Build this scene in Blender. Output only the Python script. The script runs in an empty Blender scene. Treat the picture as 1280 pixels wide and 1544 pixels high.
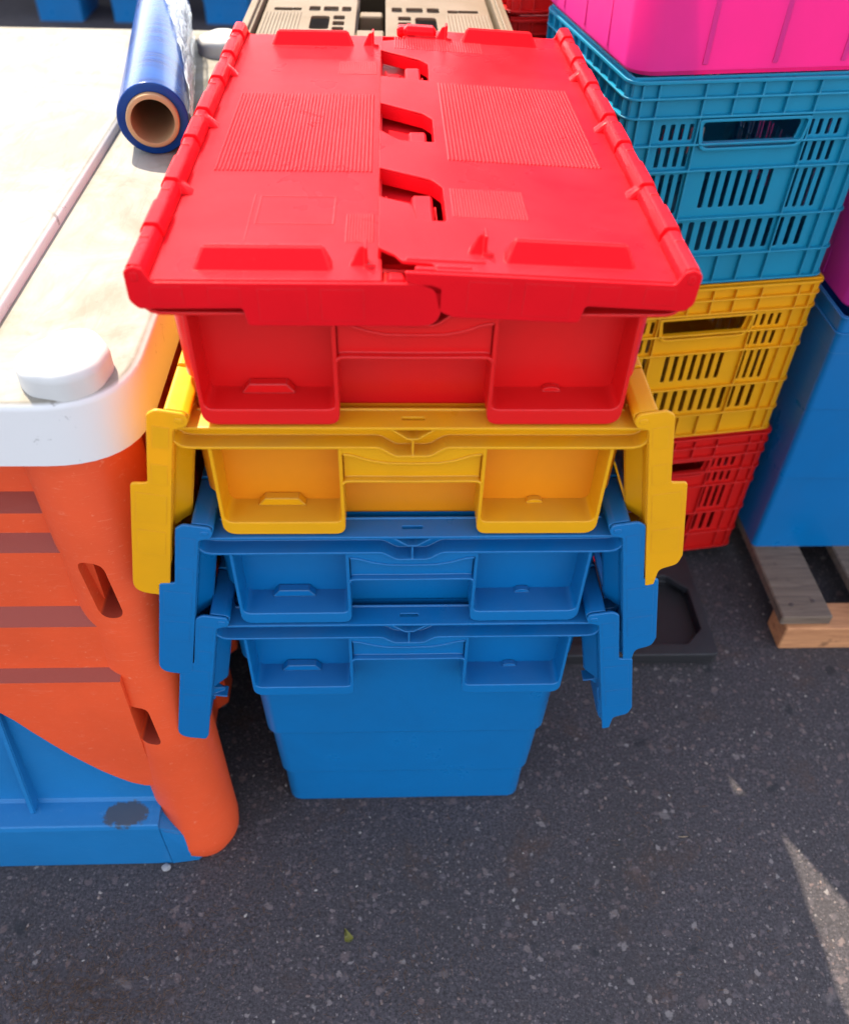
import bpy, bmesh, math, random
from mathutils import Matrix, Vector
random.seed(7)
S = bpy.context.scene
COL = S.collection
R = math.radians

# ------------------------------------------------------------------ camera, sky, sun
GZ = -0.446                                    # ground level (z = 0 is the rim of the lowest crate)
def cam_axes(p, y, r):
    cp, sp, cy, sy = math.cos(p), math.sin(p), math.cos(y), math.sin(y)
    f = Vector((sy*cp, cy*cp, -sp)); rt = Vector((cy, -sy, 0)); up = rt.cross(f)
    c, s = math.cos(r), math.sin(r)
    return c*rt + s*up, -s*rt + c*up, f
cd = bpy.data.cameras.new('camera'); cam = bpy.data.objects.new('camera', cd); COL.objects.link(cam)
rt, up, fw = cam_axes(0.7552, 0.0559, 0.0344)
m = Matrix(((rt.x, up.x, -fw.x), (rt.y, up.y, -fw.y), (rt.z, up.z, -fw.z))).to_4x4()
m.translation = Vector((-0.0195, -0.5502, 0.6734))
cam.matrix_world = m
cd.sensor_fit = 'HORIZONTAL'; cd.sensor_width = 36; cd.lens = 36*1300/1280
cd.clip_start = 0.02; cd.clip_end = 400
cd.dof.use_dof = True; cd.dof.focus_distance = 0.87; cd.dof.aperture_fstop = 5.6
S.camera = cam

SUN_DIR = Vector((0.383, -0.69, -1.0)).normalized()      # direction the light travels
w = bpy.data.worlds.new('World'); S.world = w; w.use_nodes = True
nt = w.node_tree; bg = nt.nodes['Background']
sky = nt.nodes.new('ShaderNodeTexSky'); sky.sky_type = 'NISHITA'; sky.sun_disc = False
sky.sun_elevation = math.asin(-SUN_DIR.z)
sky.sun_rotation = math.atan2(-SUN_DIR.x, -SUN_DIR.y)
sky.air_density = 1.0; sky.dust_density = 1.0
hs = nt.nodes.new('ShaderNodeHueSaturation'); hs.inputs['Saturation'].default_value = 0.42   # hazy, whitish summer sky
nt.links.new(sky.outputs[0], hs.inputs['Color']); nt.links.new(hs.outputs[0], bg.inputs[0]); bg.inputs[1].default_value = 0.15
sd = bpy.data.lights.new('sun', 'SUN'); so = bpy.data.objects.new('sun', sd); COL.objects.link(so)
sd.energy = 3.1; sd.angle = R(0.53); sd.color = (1.0, 0.88, 0.68)
so.rotation_euler = (-SUN_DIR).to_track_quat('Z', 'Y').to_euler()
S.view_settings.view_transform = 'Standard'; S.view_settings.look = 'None'
S.view_settings.exposure = 1.87; S.view_settings.gamma = 1.0

# ------------------------------------------------------------------ helpers
def T(x=0, y=0, z=0): return Matrix.Translation((x, y, z))
def RX(a): return Matrix.Rotation(a, 4, 'X')
def RY(a): return Matrix.Rotation(a, 4, 'Y')
def RZ(a): return Matrix.Rotation(a, 4, 'Z')
XZ = RX(R(90))        # maps local (x, y, z) -> (x, -z, y): 2D outline becomes an x-z wall, thickness along y
# 2D outline (y, z) -> wall across x
YZ = Matrix(((0, 0, 1, 0), (1, 0, 0, 0), (0, 1, 0, 0), (0, 0, 0, 1)))

def fil(pts, r=0.01, n=4):
    """round the corners of a closed polygon; a point may carry its own radius (x, y, r)"""
    out = []; N = len(pts)
    for i in range(N):
        p = pts[i]; rr = p[2] if len(p) > 2 else r
        P = Vector(p[:2]); A = Vector(pts[i-1][:2]); B = Vector(pts[(i+1) % N][:2])
        a = A-P; b = B-P
        if rr <= 0 or a.length < 1e-6 or b.length < 1e-6: out.append(tuple(P)); continue
        ang = a.angle(b)
        if ang > 3.1: out.append(tuple(P)); continue
        t = min(rr/math.tan(ang/2), a.length*0.48, b.length*0.48)
        p0 = P+a.normalized()*t; p1 = P+b.normalized()*t
        for k in range(n+1):
            s = k/n; q = p0*(1-s)**2 + P*2*s*(1-s) + p1*s*s
            out.append((q.x, q.y))
    return out
def rect(x0, y0, x1, y1, r=0.0, n=4):
    p = [(x0, y0), (x1, y0), (x1, y1), (x0, y1)]
    return fil(p, r, n) if r > 0 else p

class MB:
    def __init__(s): s.bm = bmesh.new()
    def add_mesh(s, me, mat=Matrix()):
        me.transform(mat)
        if mat.determinant() < 0: me.flip_normals()
        s.bm.from_mesh(me); bpy.data.meshes.remove(me)
    def plate(s, polys, th, mat=Matrix(), bev=0.0006, res=1):
        """flat outline(s), the inner ones are holes, thickness th centred on the plane, then mat"""
        cu = bpy.data.curves.new('t', 'CURVE'); cu.dimensions = '2D'; cu.fill_mode = 'BOTH'
        b = min(bev, th*0.45)
        cu.extrude = th/2 - b; cu.bevel_depth = b; cu.offset = -b; cu.bevel_resolution = res
        for p in polys:
            sp = cu.splines.new('POLY'); sp.points.add(len(p)-1); sp.use_cyclic_u = True
            for i, q in enumerate(p): sp.points[i].co = (q[0], q[1], 0, 1)
        ob = bpy.data.objects.new('t', cu)
        me = bpy.data.meshes.new_from_object(ob)
        me.materials.clear()
        bpy.data.objects.remove(ob); bpy.data.curves.remove(cu)
        tmp = bmesh.new(); tmp.from_mesh(me); bmesh.ops.remove_doubles(tmp, verts=tmp.verts, dist=1e-6)
        bmesh.ops.recalc_face_normals(tmp, faces=tmp.faces); tmp.to_mesh(me); tmp.free()
        s.add_mesh(me, mat); return s
    def box(s, x0, x1, y0, y1, z0, z1, bev=0.0006, mat=Matrix()):
        tmp = bmesh.new()
        bmesh.ops.create_cube(tmp, size=1, matrix=T((x0+x1)/2, (y0+y1)/2, (z0+z1)/2) @ Matrix.Diagonal((abs(x1-x0), abs(y1-y0), abs(z1-z0), 1)))
        if bev > 0:
            bmesh.ops.bevel(tmp, geom=list(tmp.edges), offset=min(bev, abs(x1-x0)*.4, abs(y1-y0)*.4, abs(z1-z0)*.4), segments=1, affect='EDGES')
        me = bpy.data.meshes.new('t'); tmp.to_mesh(me); tmp.free(); s.add_mesh(me, mat); return s
    def hull(s, pts, mat=Matrix(), bev=0.0):
        tmp = bmesh.new()
        for p in pts: tmp.verts.new(p)
        r = bmesh.ops.convex_hull(tmp, input=list(tmp.verts))
        bmesh.ops.delete(tmp, geom=[v for v in tmp.verts if not v.link_faces], context='VERTS')
        bmesh.ops.dissolve_limit(tmp, angle_limit=0.02, verts=tmp.verts, edges=tmp.edges)
        if bev > 0: bmesh.ops.bevel(tmp, geom=list(tmp.edges), offset=bev, segments=2, affect='EDGES')
        bmesh.ops.recalc_face_normals(tmp, faces=tmp.faces)
        me = bpy.data.meshes.new('t'); tmp.to_mesh(me); tmp.free(); s.add_mesh(me, mat); return s
    def ribbon(s, pts, th, d0, d1, mat=Matrix(), bev=0.0005):
        """open polyline in (x, z) thickened by th and running from y=d0 to y=d1"""
        P = [Vector(p) for p in pts]; L = []; Rr = []
        for i, p in enumerate(P):
            a = P[max(i-1, 0)]; b = P[min(i+1, len(P)-1)]; t = (b-a).normalized(); n = Vector((-t.y, t.x))
            L.append(p+n*th/2); Rr.append(p-n*th/2)
        poly = [tuple(q) for q in L] + [tuple(q) for q in reversed(Rr)]
        return s.plate([poly], d1-d0, mat @ T(0, (d0+d1)/2, 0) @ XZ, bev)
    def loft(s, loops, cap0=False, cap1=False, mat=Matrix(), closed=True):
        tmp = bmesh.new(); V = [[tmp.verts.new(p) for p in lp] for lp in loops]
        n = len(loops[0])
        for a, b in zip(V[:-1], V[1:]):
            for i in range(n if closed else n-1):
                j = (i+1) % n
                tmp.faces.new((a[i], a[j], b[j], b[i]))
        if cap0: tmp.faces.new(list(reversed(V[0])))
        if cap1: tmp.faces.new(V[-1])
        bmesh.ops.recalc_face_normals(tmp, faces=tmp.faces)
        me = bpy.data.meshes.new('t'); tmp.to_mesh(me); tmp.free(); s.add_mesh(me, mat); return s
    def build(s, name, mat, parent=None, smooth=35, loc=None):
        me = bpy.data.meshes.new(name); s.bm.to_mesh(me); s.bm.free()
        ob = bpy.data.objects.new(name, me); COL.objects.link(ob)
        if mat: me.materials.append(mat)
        if smooth:
            me.shade_smooth(); me.set_sharp_from_angle(angle=R(smooth))
        if smooth:
            wn = ob.modifiers.new('weighted_normal', 'WEIGHTED_NORMAL'); wn.keep_sharp = True; wn.weight = 100
        if parent: ob.parent = parent
        if loc: ob.location = loc
        return ob

def tag(o, label=None, cat=None, group=None, kind=None):
    if label: o['label'] = label
    if cat: o['category'] = cat
    if group: o['group'] = group
    if kind: o['kind'] = kind
    return o
def thing(name, label, cat, loc=(0, 0, 0), rz=0, group=None):
    o = bpy.data.objects.new(name, None); COL.objects.link(o); o.location = loc; o.rotation_euler = (0, 0, rz)
    o.empty_display_size = 0.05
    return tag(o, label, cat, group)
def kids(o): return [c for c in bpy.data.objects if c.parent == o]
def copy_tree(o, parent=None):
    c = o.copy(); COL.objects.link(c)
    if parent: c.parent = parent
    for ch in kids(o): copy_tree(ch, c)
    return c

# ------------------------------------------------------------------ materials
def nodes(m):
    m.use_nodes = True; n = m.node_tree.nodes; l = m.node_tree.links
    return n, l, n['Principled BSDF'], n['Material Output']
def noise(n, l, scale, detail=4, rough=0.6, coord='Object', vec=None, dist=0.0):
    t = n.new('ShaderNodeTexNoise'); t.inputs['Scale'].default_value = scale
    t.inputs['Detail'].default_value = detail; t.inputs['Roughness'].default_value = rough
    t.inputs['Distortion'].default_value = dist
    if vec is None:
        tc = n.new('ShaderNodeTexCoord'); vec = tc.outputs[coord]
    l.new(vec, t.inputs['Vector']); return t
def ramp(n, l, src, stops):
    r = n.new('ShaderNodeValToRGB'); e = r.color_ramp.elements
    while len(e) < len(stops): e.new(0.5)
    for i, (p, c) in enumerate(stops):
        e[i].position = p; e[i].color = c if len(c) == 4 else (*c, 1)
    l.new(src, r.inputs[0]); return r
def mix(n, l, fac, a, b, mode='MIX'):
    x = n.new('ShaderNodeMix'); x.data_type = 'RGBA'; x.blend_type = mode
    if hasattr(fac, 'links') or hasattr(fac, 'is_output'): l.new(fac, x.inputs[0])
    else: x.inputs[0].default_value = fac
    for i, v in ((6, a), (7, b)):
        if hasattr(v, 'is_output'): l.new(v, x.inputs[i])
        else: x.inputs[i].default_value = (*v, 1) if len(v) == 3 else v
    return x.outputs[2]
def g(v): return (v, v, v)

def plastic(name, col, rough=0.36, dust=0.0, dustcol=(0.75, 0.62, 0.58), trans=0.0, transcol=None, bump=0.05, scale=1.0, spec=0.5):
    m = bpy.data.materials.new(name); n, l, b, out = nodes(m)
    big = noise(n, l, 9*scale, 4, 0.6, dist=0.4)
    fine = noise(n, l, 420*scale, 2, 0.5)
    dark = tuple(c*0.86 for c in col)
    c = mix(n, l, ramp(n, l, big.outputs[0], [(0.3, g(0)), (0.75, g(1))]).outputs[0], col, dark)
    if dust > 0:
        d1 = noise(n, l, 5.5*scale, 6, 0.62, dist=1.6)
        f = ramp(n, l, d1.outputs[0], [(0.40, g(0.15*dust)), (0.52, g(0.6*dust)), (0.66, g(dust))])
        ge = n.new('ShaderNodeNewGeometry'); sx = n.new('ShaderNodeSeparateXYZ'); l.new(ge.outputs['Normal'], sx.inputs[0])
        uf = ramp(n, l, sx.outputs[2], [(0.7, g(0)), (0.9, g(1))])
        mu = n.new('ShaderNodeMath'); mu.operation = 'MULTIPLY'; l.new(f.outputs[0], mu.inputs[0]); l.new(uf.outputs[0], mu.inputs[1])
        c = mix(n, l, mu.outputs[0], c, dustcol)
        sp = noise(n, l, 260, 1, 0.5)
        f2 = ramp(n, l, sp.outputs[0], [(0.74, g(0)), (0.80, g(min(.12, dust)))])
        c = mix(n, l, f2.outputs[0], c, tuple(x*.6+.12 for x in col))
    if dust > 0:
        tc2 = n.new('ShaderNodeTexCoord'); mp2 = n.new('ShaderNodeMapping'); mp2.inputs['Scale'].default_value = (260, 14, 60); mp2.inputs['Rotation'].default_value = (0.3, 0.2, 0.7)
        l.new(tc2.outputs['Object'], mp2.inputs[0]); s2 = noise(n, l, 1.0, 3, 0.7, vec=mp2.outputs[0], dist=1.2)
        c = mix(n, l, ramp(n, l, s2.outputs[0], [(0.72, g(0)), (0.78, g(0.22))]).outputs[0], c, tuple(min(1, x*.75+.16) for x in col))
    pg = n.new('ShaderNodeNewGeometry')                       # slightly paler edges: highlight lines put into the colour
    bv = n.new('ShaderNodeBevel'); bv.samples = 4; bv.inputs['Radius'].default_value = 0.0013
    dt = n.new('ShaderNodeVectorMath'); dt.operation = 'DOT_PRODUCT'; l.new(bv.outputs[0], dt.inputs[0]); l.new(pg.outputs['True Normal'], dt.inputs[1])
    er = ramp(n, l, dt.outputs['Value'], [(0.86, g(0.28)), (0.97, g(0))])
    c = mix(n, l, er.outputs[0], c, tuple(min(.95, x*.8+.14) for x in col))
    l.new(c, b.inputs['Base Color'])
    rr = ramp(n, l, big.outputs[0], [(0.25, g(max(rough-0.08, 0.05))), (0.8, g(rough+0.12))])
    l.new(rr.outputs[0], b.inputs['Roughness'])
    b.inputs['Specular IOR Level'].default_value = spec
    bp = n.new('ShaderNodeBump'); bp.inputs['Strength'].default_value = bump; bp.inputs['Distance'].default_value = 0.0006
    l.new(fine.outputs[0], bp.inputs['Height']); l.new(bv.outputs[0], bp.inputs['Normal'])
    bp2 = n.new('ShaderNodeBump'); bp2.inputs['Strength'].default_value = 0.10; bp2.inputs['Distance'].default_value = 0.003
    l.new(big.outputs[0], bp2.inputs['Height']); l.new(bp.outputs[0], bp2.inputs['Normal'])
    l.new(bp2.outputs[0], b.inputs['Normal'])
    if trans > 0:
        tr = n.new('ShaderNodeBsdfTranslucent'); ms = n.new('ShaderNodeMixShader'); ms.inputs[0].default_value = trans
        tr.inputs[0].default_value = (*(transcol or col), 1)
        l.new(b.outputs[0], ms.inputs[1]); l.new(tr.outputs[0], ms.inputs[2]); l.new(ms.outputs[0], out.inputs[0])
    return m

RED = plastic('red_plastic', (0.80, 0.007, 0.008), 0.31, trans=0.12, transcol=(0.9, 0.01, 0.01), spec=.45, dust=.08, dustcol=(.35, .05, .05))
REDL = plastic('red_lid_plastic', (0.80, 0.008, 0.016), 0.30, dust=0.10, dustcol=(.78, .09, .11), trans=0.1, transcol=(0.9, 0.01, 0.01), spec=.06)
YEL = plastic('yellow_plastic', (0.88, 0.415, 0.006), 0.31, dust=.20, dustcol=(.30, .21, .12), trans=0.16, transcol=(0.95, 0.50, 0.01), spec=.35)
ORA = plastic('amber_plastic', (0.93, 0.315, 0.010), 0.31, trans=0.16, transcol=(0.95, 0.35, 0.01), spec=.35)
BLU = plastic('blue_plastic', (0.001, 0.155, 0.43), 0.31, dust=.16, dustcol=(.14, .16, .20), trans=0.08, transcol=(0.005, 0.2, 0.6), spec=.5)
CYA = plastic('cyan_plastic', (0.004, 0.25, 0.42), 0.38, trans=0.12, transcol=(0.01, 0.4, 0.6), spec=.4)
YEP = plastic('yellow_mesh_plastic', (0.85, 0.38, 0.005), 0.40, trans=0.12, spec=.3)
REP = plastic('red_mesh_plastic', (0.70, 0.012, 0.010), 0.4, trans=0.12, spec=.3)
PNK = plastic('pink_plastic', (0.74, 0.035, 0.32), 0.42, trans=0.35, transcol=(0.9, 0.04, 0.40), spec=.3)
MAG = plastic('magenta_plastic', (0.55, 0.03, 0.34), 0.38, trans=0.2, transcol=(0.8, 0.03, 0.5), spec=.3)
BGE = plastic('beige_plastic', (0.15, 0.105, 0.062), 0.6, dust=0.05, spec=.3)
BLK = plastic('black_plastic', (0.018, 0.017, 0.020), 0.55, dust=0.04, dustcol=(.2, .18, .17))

def white_mat(name, ca, cb):
    m = bpy.data.materials.new(name); n, l, b, out = nodes(m)
    a = noise(n, l, 7, 8, 0.68, dist=1.0); s = noise(n, l, 38, 5, 0.7, dist=0.6)
    tc = n.new('ShaderNodeTexCoord'); mp = n.new('ShaderNodeMapping'); mp.inputs['Scale'].default_value = (22, 5, 22)
    mp.inputs['Rotation'].default_value = (0, 0, 0.5)
    l.new(tc.outputs['Object'], mp.inputs[0]); st = noise(n, l, 1.6, 6, 0.7, vec=mp.outputs[0], dist=1.5)
    geo = n.new('ShaderNodeNewGeometry'); sx = n.new('ShaderNodeSeparateXYZ'); l.new(geo.outputs['Normal'], sx.inputs[0])
    upf = ramp(n, l, sx.outputs[2], [(0.6, g(0)), (0.9, g(1))])
    c = mix(n, l, ramp(n, l, a.outputs[0], [(0.36, g(0)), (0.60, g(0.9))]).outputs[0], ca, cb)
    c = mix(n, l, ramp(n, l, st.outputs[0], [(0.52, g(0)), (0.72, g(0.55))]).outputs[0], c, (0.14, 0.115, 0.08))
    c = mix(n, l, ramp(n, l, s.outputs[0], [(0.62, g(0)), (0.74, g(0.55))]).outputs[0], c, (0.13, 0.105, 0.08))
    side = mix(n, l, ramp(n, l, s.outputs[0], [(0.64, g(0)), (0.70, g(0.7))]).outputs[0], (0.66, 0.65, 0.66), (0.09, 0.08, 0.08))
    l.new(mix(n, l, upf.outputs[0], side, c), b.inputs['Base Color']); b.inputs['Specular IOR Level'].default_value = 0.15  # tops coloured darker than sides to offset the sun, beside real dirt
    b.inputs['Roughness'].default_value = 0.55
    bp = n.new('ShaderNodeBump'); bp.inputs['Strength'].default_value = 0.3; bp.inputs['Distance'].default_value = 0.003
    l.new(a.outputs[0], bp.inputs['Height']); l.new(bp.outputs[0], b.inputs['Normal'])
    return m
WHT = white_mat('dirty_white_plastic', (0.275, 0.262, 0.235), (0.175, 0.152, 0.115))
WHP = white_mat('worn_white_plastic', (0.285, 0.28, 0.268), (0.20, 0.185, 0.155))
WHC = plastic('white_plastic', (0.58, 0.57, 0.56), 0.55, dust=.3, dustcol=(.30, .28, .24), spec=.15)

def roto(name, col, pale, scratch=0.5, ledge_shade=None):
    """rotomoulded plastic: mottled, finely scratched"""
    m = bpy.data.materials.new(name); n, l, b, out = nodes(m)
    a = noise(n, l, 6, 5, 0.6); f = noise(n, l, 55, 6, 0.7)
    tc = n.new('ShaderNodeTexCoord'); mp = n.new('ShaderNodeMapping')
    mp.inputs['Scale'].default_value = (30, 30, 330); mp.inputs['Rotation'].default_value = (0.18, 0.3, 0.2)
    l.new(tc.outputs['Object'], mp.inputs[0]); sc = noise(n, l, 1.0, 4, 0.8, vec=mp.outputs[0], dist=2.2)
    c = mix(n, l, ramp(n, l, a.outputs[0], [(0.3, g(0)), (0.7, g(1))]).outputs[0], col, tuple(x*0.82 for x in col))
    c = mix(n, l, ramp(n, l, sc.outputs[0], [(0.60, g(0)), (0.72, g(scratch))]).outputs[0], c, pale)
    sp = noise(n, l, 190, 2, 0.5)
    c = mix(n, l, ramp(n, l, sp.outputs[0], [(0.70, g(0)), (0.76, g(scratch*0.6))]).outputs[0], c, pale)
    if ledge_shade:
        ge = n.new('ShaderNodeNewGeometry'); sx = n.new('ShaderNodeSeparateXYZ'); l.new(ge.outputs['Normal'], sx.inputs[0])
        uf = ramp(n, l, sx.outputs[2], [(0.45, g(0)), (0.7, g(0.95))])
        c = mix(n, l, uf.outputs[0], c, ledge_shade)  # shade under the lid overhang, put into the colour of up-facing ledges
    l.new(c, b.inputs['Base Color']); b.inputs['Roughness'].default_value = 0.46
    bp = n.new('ShaderNodeBump'); bp.inputs['Strength'].default_value = 0.35; bp.inputs['Distance'].default_value = 0.0012
    l.new(f.outputs[0], bp.inputs['Height']); l.new(bp.outputs[0], b.inputs['Normal'])
    return m
ORT = roto('orange_roto_plastic', (0.80, 0.088, 0.022), (0.85, 0.36, 0.22), 0.5, ledge_shade=(0.24, 0.032, 0.016))
BRT = roto('blue_roto_plastic', (0.005, 0.16, 0.42), (0.10, 0.28, 0.50), 0.3)

def stained(src, centre, radius, col):
    """copy of a material with one scuffed stain of its own shape"""
    m = src.copy(); m.name = 'scuffed_blue_roto_plastic'; n = m.node_tree.nodes; l = m.node_tree.links; b = n['Principled BSDF']
    old = b.inputs['Base Color'].links[0].from_socket
    tc = n.new('ShaderNodeTexCoord'); nz = noise(n, l, 45, 5, .65, vec=tc.outputs['Object'])
    sub = n.new('ShaderNodeVectorMath'); sub.operation = 'SUBTRACT'; sub.inputs[1].default_value = centre; l.new(tc.outputs['Object'], sub.inputs[0])
    mul = n.new('ShaderNodeVectorMath'); mul.operation = 'MULTIPLY'; mul.inputs[1].default_value = radius; l.new(sub.outputs[0], mul.inputs[0])
    ln = n.new('ShaderNodeVectorMath'); ln.operation = 'LENGTH'; l.new(mul.outputs[0], ln.inputs[0])
    ad = n.new('ShaderNodeMath'); ad.operation = 'MULTIPLY_ADD'; ad.inputs[1].default_value = 1.7; l.new(nz.outputs[0], ad.inputs[0]); l.new(ln.outputs['Value'], ad.inputs[2])
    f = ramp(n, l, ad.outputs[0], [(0.0, g(.92)), (0.5, g(0))])
    f.color_ramp.elements[0].position = .80; f.color_ramp.elements[1].position = .88
    dv = n.new('ShaderNodeMath'); dv.operation = 'MULTIPLY'; dv.inputs[1].default_value = .5; l.new(ad.outputs[0], dv.inputs[0]); l.new(dv.outputs[0], f.inputs[0])
    l.new(mix(n, l, f.outputs[0], old, col), b.inputs['Base Color'])
    return m
BLS = stained(BRT, (-.345, -.020, -.338), (28, 55, 55), (0.045, 0.055, 0.070))
def wood(name, c1, c2):
    m = bpy.data.materials.new(name); n, l, b, out = nodes(m)
    tc = n.new('ShaderNodeTexCoord'); mp = n.new('ShaderNodeMapping'); mp.inputs['Scale'].default_value = (8, 90, 90)
    l.new(tc.outputs['Object'], mp.inputs[0]); st = noise(n, l, 1.0, 6, 0.65, vec=mp.outputs[0], dist=1.2)
    k = noise(n, l, 26, 3)
    c = mix(n, l, ramp(n, l, st.outputs[0], [(0.3, g(0)), (0.7, g(1))]).outputs[0], c1, c2)
    c = mix(n, l, ramp(n, l, k.outputs[0], [(0.60, g(0)), (0.72, g(0.7))]).outputs[0], c, tuple(x*0.35 for x in c2))
    l.new(c, b.inputs['Base Color']); b.inputs['Roughness'].default_value = 0.8
    bp = n.new('ShaderNodeBump'); bp.inputs['Strength'].default_value = 0.5; bp.inputs['Distance'].default_value = 0.001
    l.new(st.outputs[0], bp.inputs['Height']); l.new(bp.outputs[0], b.inputs['Normal'])
    return m
WOODN = wood('fresh_sawn_wood', (0.62, 0.28, 0.12), (0.36, 0.14, 0.06))
WOODG = wood('weathered_wood', (0.20, 0.14, 0.10), (0.095, 0.062, 0.045))

def asphalt():
    m = bpy.data.materials.new('asphalt'); n, l, b, out = nodes(m)
    tc = n.new('ShaderNodeTexCoord'); v = tc.outputs['Object']
    base = noise(n, l, 260, 5, 0.75, vec=v)
    big = noise(n, l, 5, 5, 0.6, vec=v)
    c = mix(n, l, ramp(n, l, base.outputs[0], [(0.32, g(0)), (0.68, g(1))]).outputs[0], (0.004, 0.0035, 0.0045), (0.100, 0.087, 0.100))
    c = mix(n, l, ramp(n, l, big.outputs[0], [(0.35, g(0)), (0.7, g(0.55))]).outputs[0], c, (0.035, 0.030, 0.030))
    h = None
    for sc, th, amt in ((26, 0.12, 0.40), (50, 0.19, 0.6), (95, 0.25, 0.7), (190, 0.27, 0.6), (340, 0.30, 0.45)):
        wv = noise(n, l, sc*1.5, 2, vec=v)
        ad = n.new('ShaderNodeMixRGB'); ad.blend_type = 'ADD'; ad.inputs[0].default_value = 0.9/sc
        l.new(v, ad.inputs[1]); l.new(wv.outputs[1], ad.inputs[2])
        vo = n.new('ShaderNodeTexVoronoi'); vo.inputs['Scale'].default_value = sc; l.new(ad.outputs[0], vo.inputs['Vector'])
        sep = n.new('ShaderNodeSeparateColor'); l.new(vo.outputs['Color'], sep.inputs[0])
        on = n.new('ShaderNodeMath'); on.operation = 'GREATER_THAN'; on.inputs[1].default_value = 0.58; l.new(sep.outputs[0], on.inputs[0])
        inn = ramp(n, l, vo.outputs['Distance'], [(th, g(1)), (th+0.10, g(0))])
        f = n.new('ShaderNodeMath'); f.operation = 'MULTIPLY'; l.new(on.outputs[0], f.inputs[0]); l.new(inn.outputs[0], f.inputs[1])
        f2 = n.new('ShaderNodeMath'); f2.operation = 'MULTIPLY'; f2.inputs[1].default_value = amt; l.new(f.outputs[0], f2.inputs[0])
        sc_col = ramp(n, l, sep.outputs[1], [(0.0, (0.055, 0.047, 0.052)), (0.5, (0.12, 0.10, 0.108)), (0.82, (0.17, 0.115, 0.105)), (1.0, (0.30, 0.27, 0.26))])
        c = mix(n, l, f2.outputs[0], c, sc_col.outputs[0])
        h = f.outputs[0] if h is None else h
    # dry plant litter and oil spots
    lit = noise(n, l, 9, 4, 0.7, vec=v); litf = noise(n, l, 330, 3, 0.8, vec=v, dist=3)
    mm = n.new('ShaderNodeMath'); mm.operation = 'MULTIPLY'
    l.new(ramp(n, l, lit.outputs[0], [(0.56, g(0)), (0.68, g(1))]).outputs[0], mm.inputs[0])
    l.new(ramp(n, l, litf.outputs[0], [(0.45, g(0)), (0.6, g(0.85))]).outputs[0], mm.inputs[1])
    c = mix(n, l, mm.outputs[0], c, (0.085, 0.042, 0.024))
    oil = noise(n, l, 24, 2, 0.4, vec=v)
    c = mix(n, l, ramp(n, l, oil.outputs[0], [(0.70, g(0)), (0.76, g(0.75))]).outputs[0], c, (0.012, 0.014, 0.018))
    l.new(c, b.inputs['Base Color']); b.inputs['Roughness'].default_value = 0.72
    b.inputs['Specular IOR Level'].default_value = 0.4
    bp = n.new('ShaderNodeBump'); bp.inputs['Strength'].default_value = 1.0; bp.inputs['Distance'].default_value = 0.0030
    bh = noise(n, l, 190, 5, 0.75, vec=v); l.new(bh.outputs[0], bp.inputs['Height'])
    bp2 = n.new('ShaderNodeBump'); bp2.inputs['Strength'].default_value = 0.5; bp2.inputs['Distance'].default_value = 0.0015
    l.new(h, bp2.inputs['Height']); l.new(bp.outputs[0], bp2.inputs['Normal']); l.new(bp2.outputs[0], b.inputs['Normal'])
    return m
ASP = asphalt()

# ------------------------------------------------------------------ ground
gm = MB(); N = 40
tmp = bmesh.new(); bmesh.ops.create_grid(tmp, x_segments=8, y_segments=8, size=150)
me = bpy.data.meshes.new('t'); tmp.to_mesh(me); tmp.free(); gm.add_mesh(me)
gr = gm.build('asphalt_ground', ASP, smooth=None, loc=(0, 0, GZ)); tag(gr, kind='structure')

# ------------------------------------------------------------------ attached-lid crate
HX, HZ = 0.189, 0.006        # hinge axis
L = 0.60                     # length of the crate along y
def prof(z):                 # half width of the body at height z (stepped, tapering down)
    P = [(0, .1868), (-.100, .1842), (-.108, .1765), (-.120, .1752), (-.255, .1714), (-.2555, .1676), (-.360, .1636), (-.3605, .1604), (-.446, .1585)]
    for (a, ha), (b, hb) in zip(P, P[1:]):
        if b <= z <= a: return ha + (hb-ha)*(a-z)/(a-b)
    return .1585
ZS = [0, -.100, -.108, -.120, -.255, -.2555, -.360, -.3605, -.440, -.446]
def rloop(hw, y0, y1, z, r, n=5):
    out = []
    for (cx, cy, a0) in ((hw-r, y0+r, -90), (hw-r, y1-r, 0), (-hw+r, y1-r, 90), (-hw+r, y0+r, 180)):
        for k in range(n+1):
            a = R(a0+90*k/n); out.append((cx+r*math.cos(a), cy+r*math.sin(a), z))
    return out

def ledge_curve(sx=1):
    c = [(-.1955, -.004), (-.1950, -.010), (-.1925, -.0155), (-.1885, -.0192), (-.183, -.0208), (-.170, -.0212),
         (-.030, -.0212), (-.0265, -.0222), (-.0165, -.0292), (-.0125, -.0306)]
    return c + [(-x, z) for x, z in reversed(c)]

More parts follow.
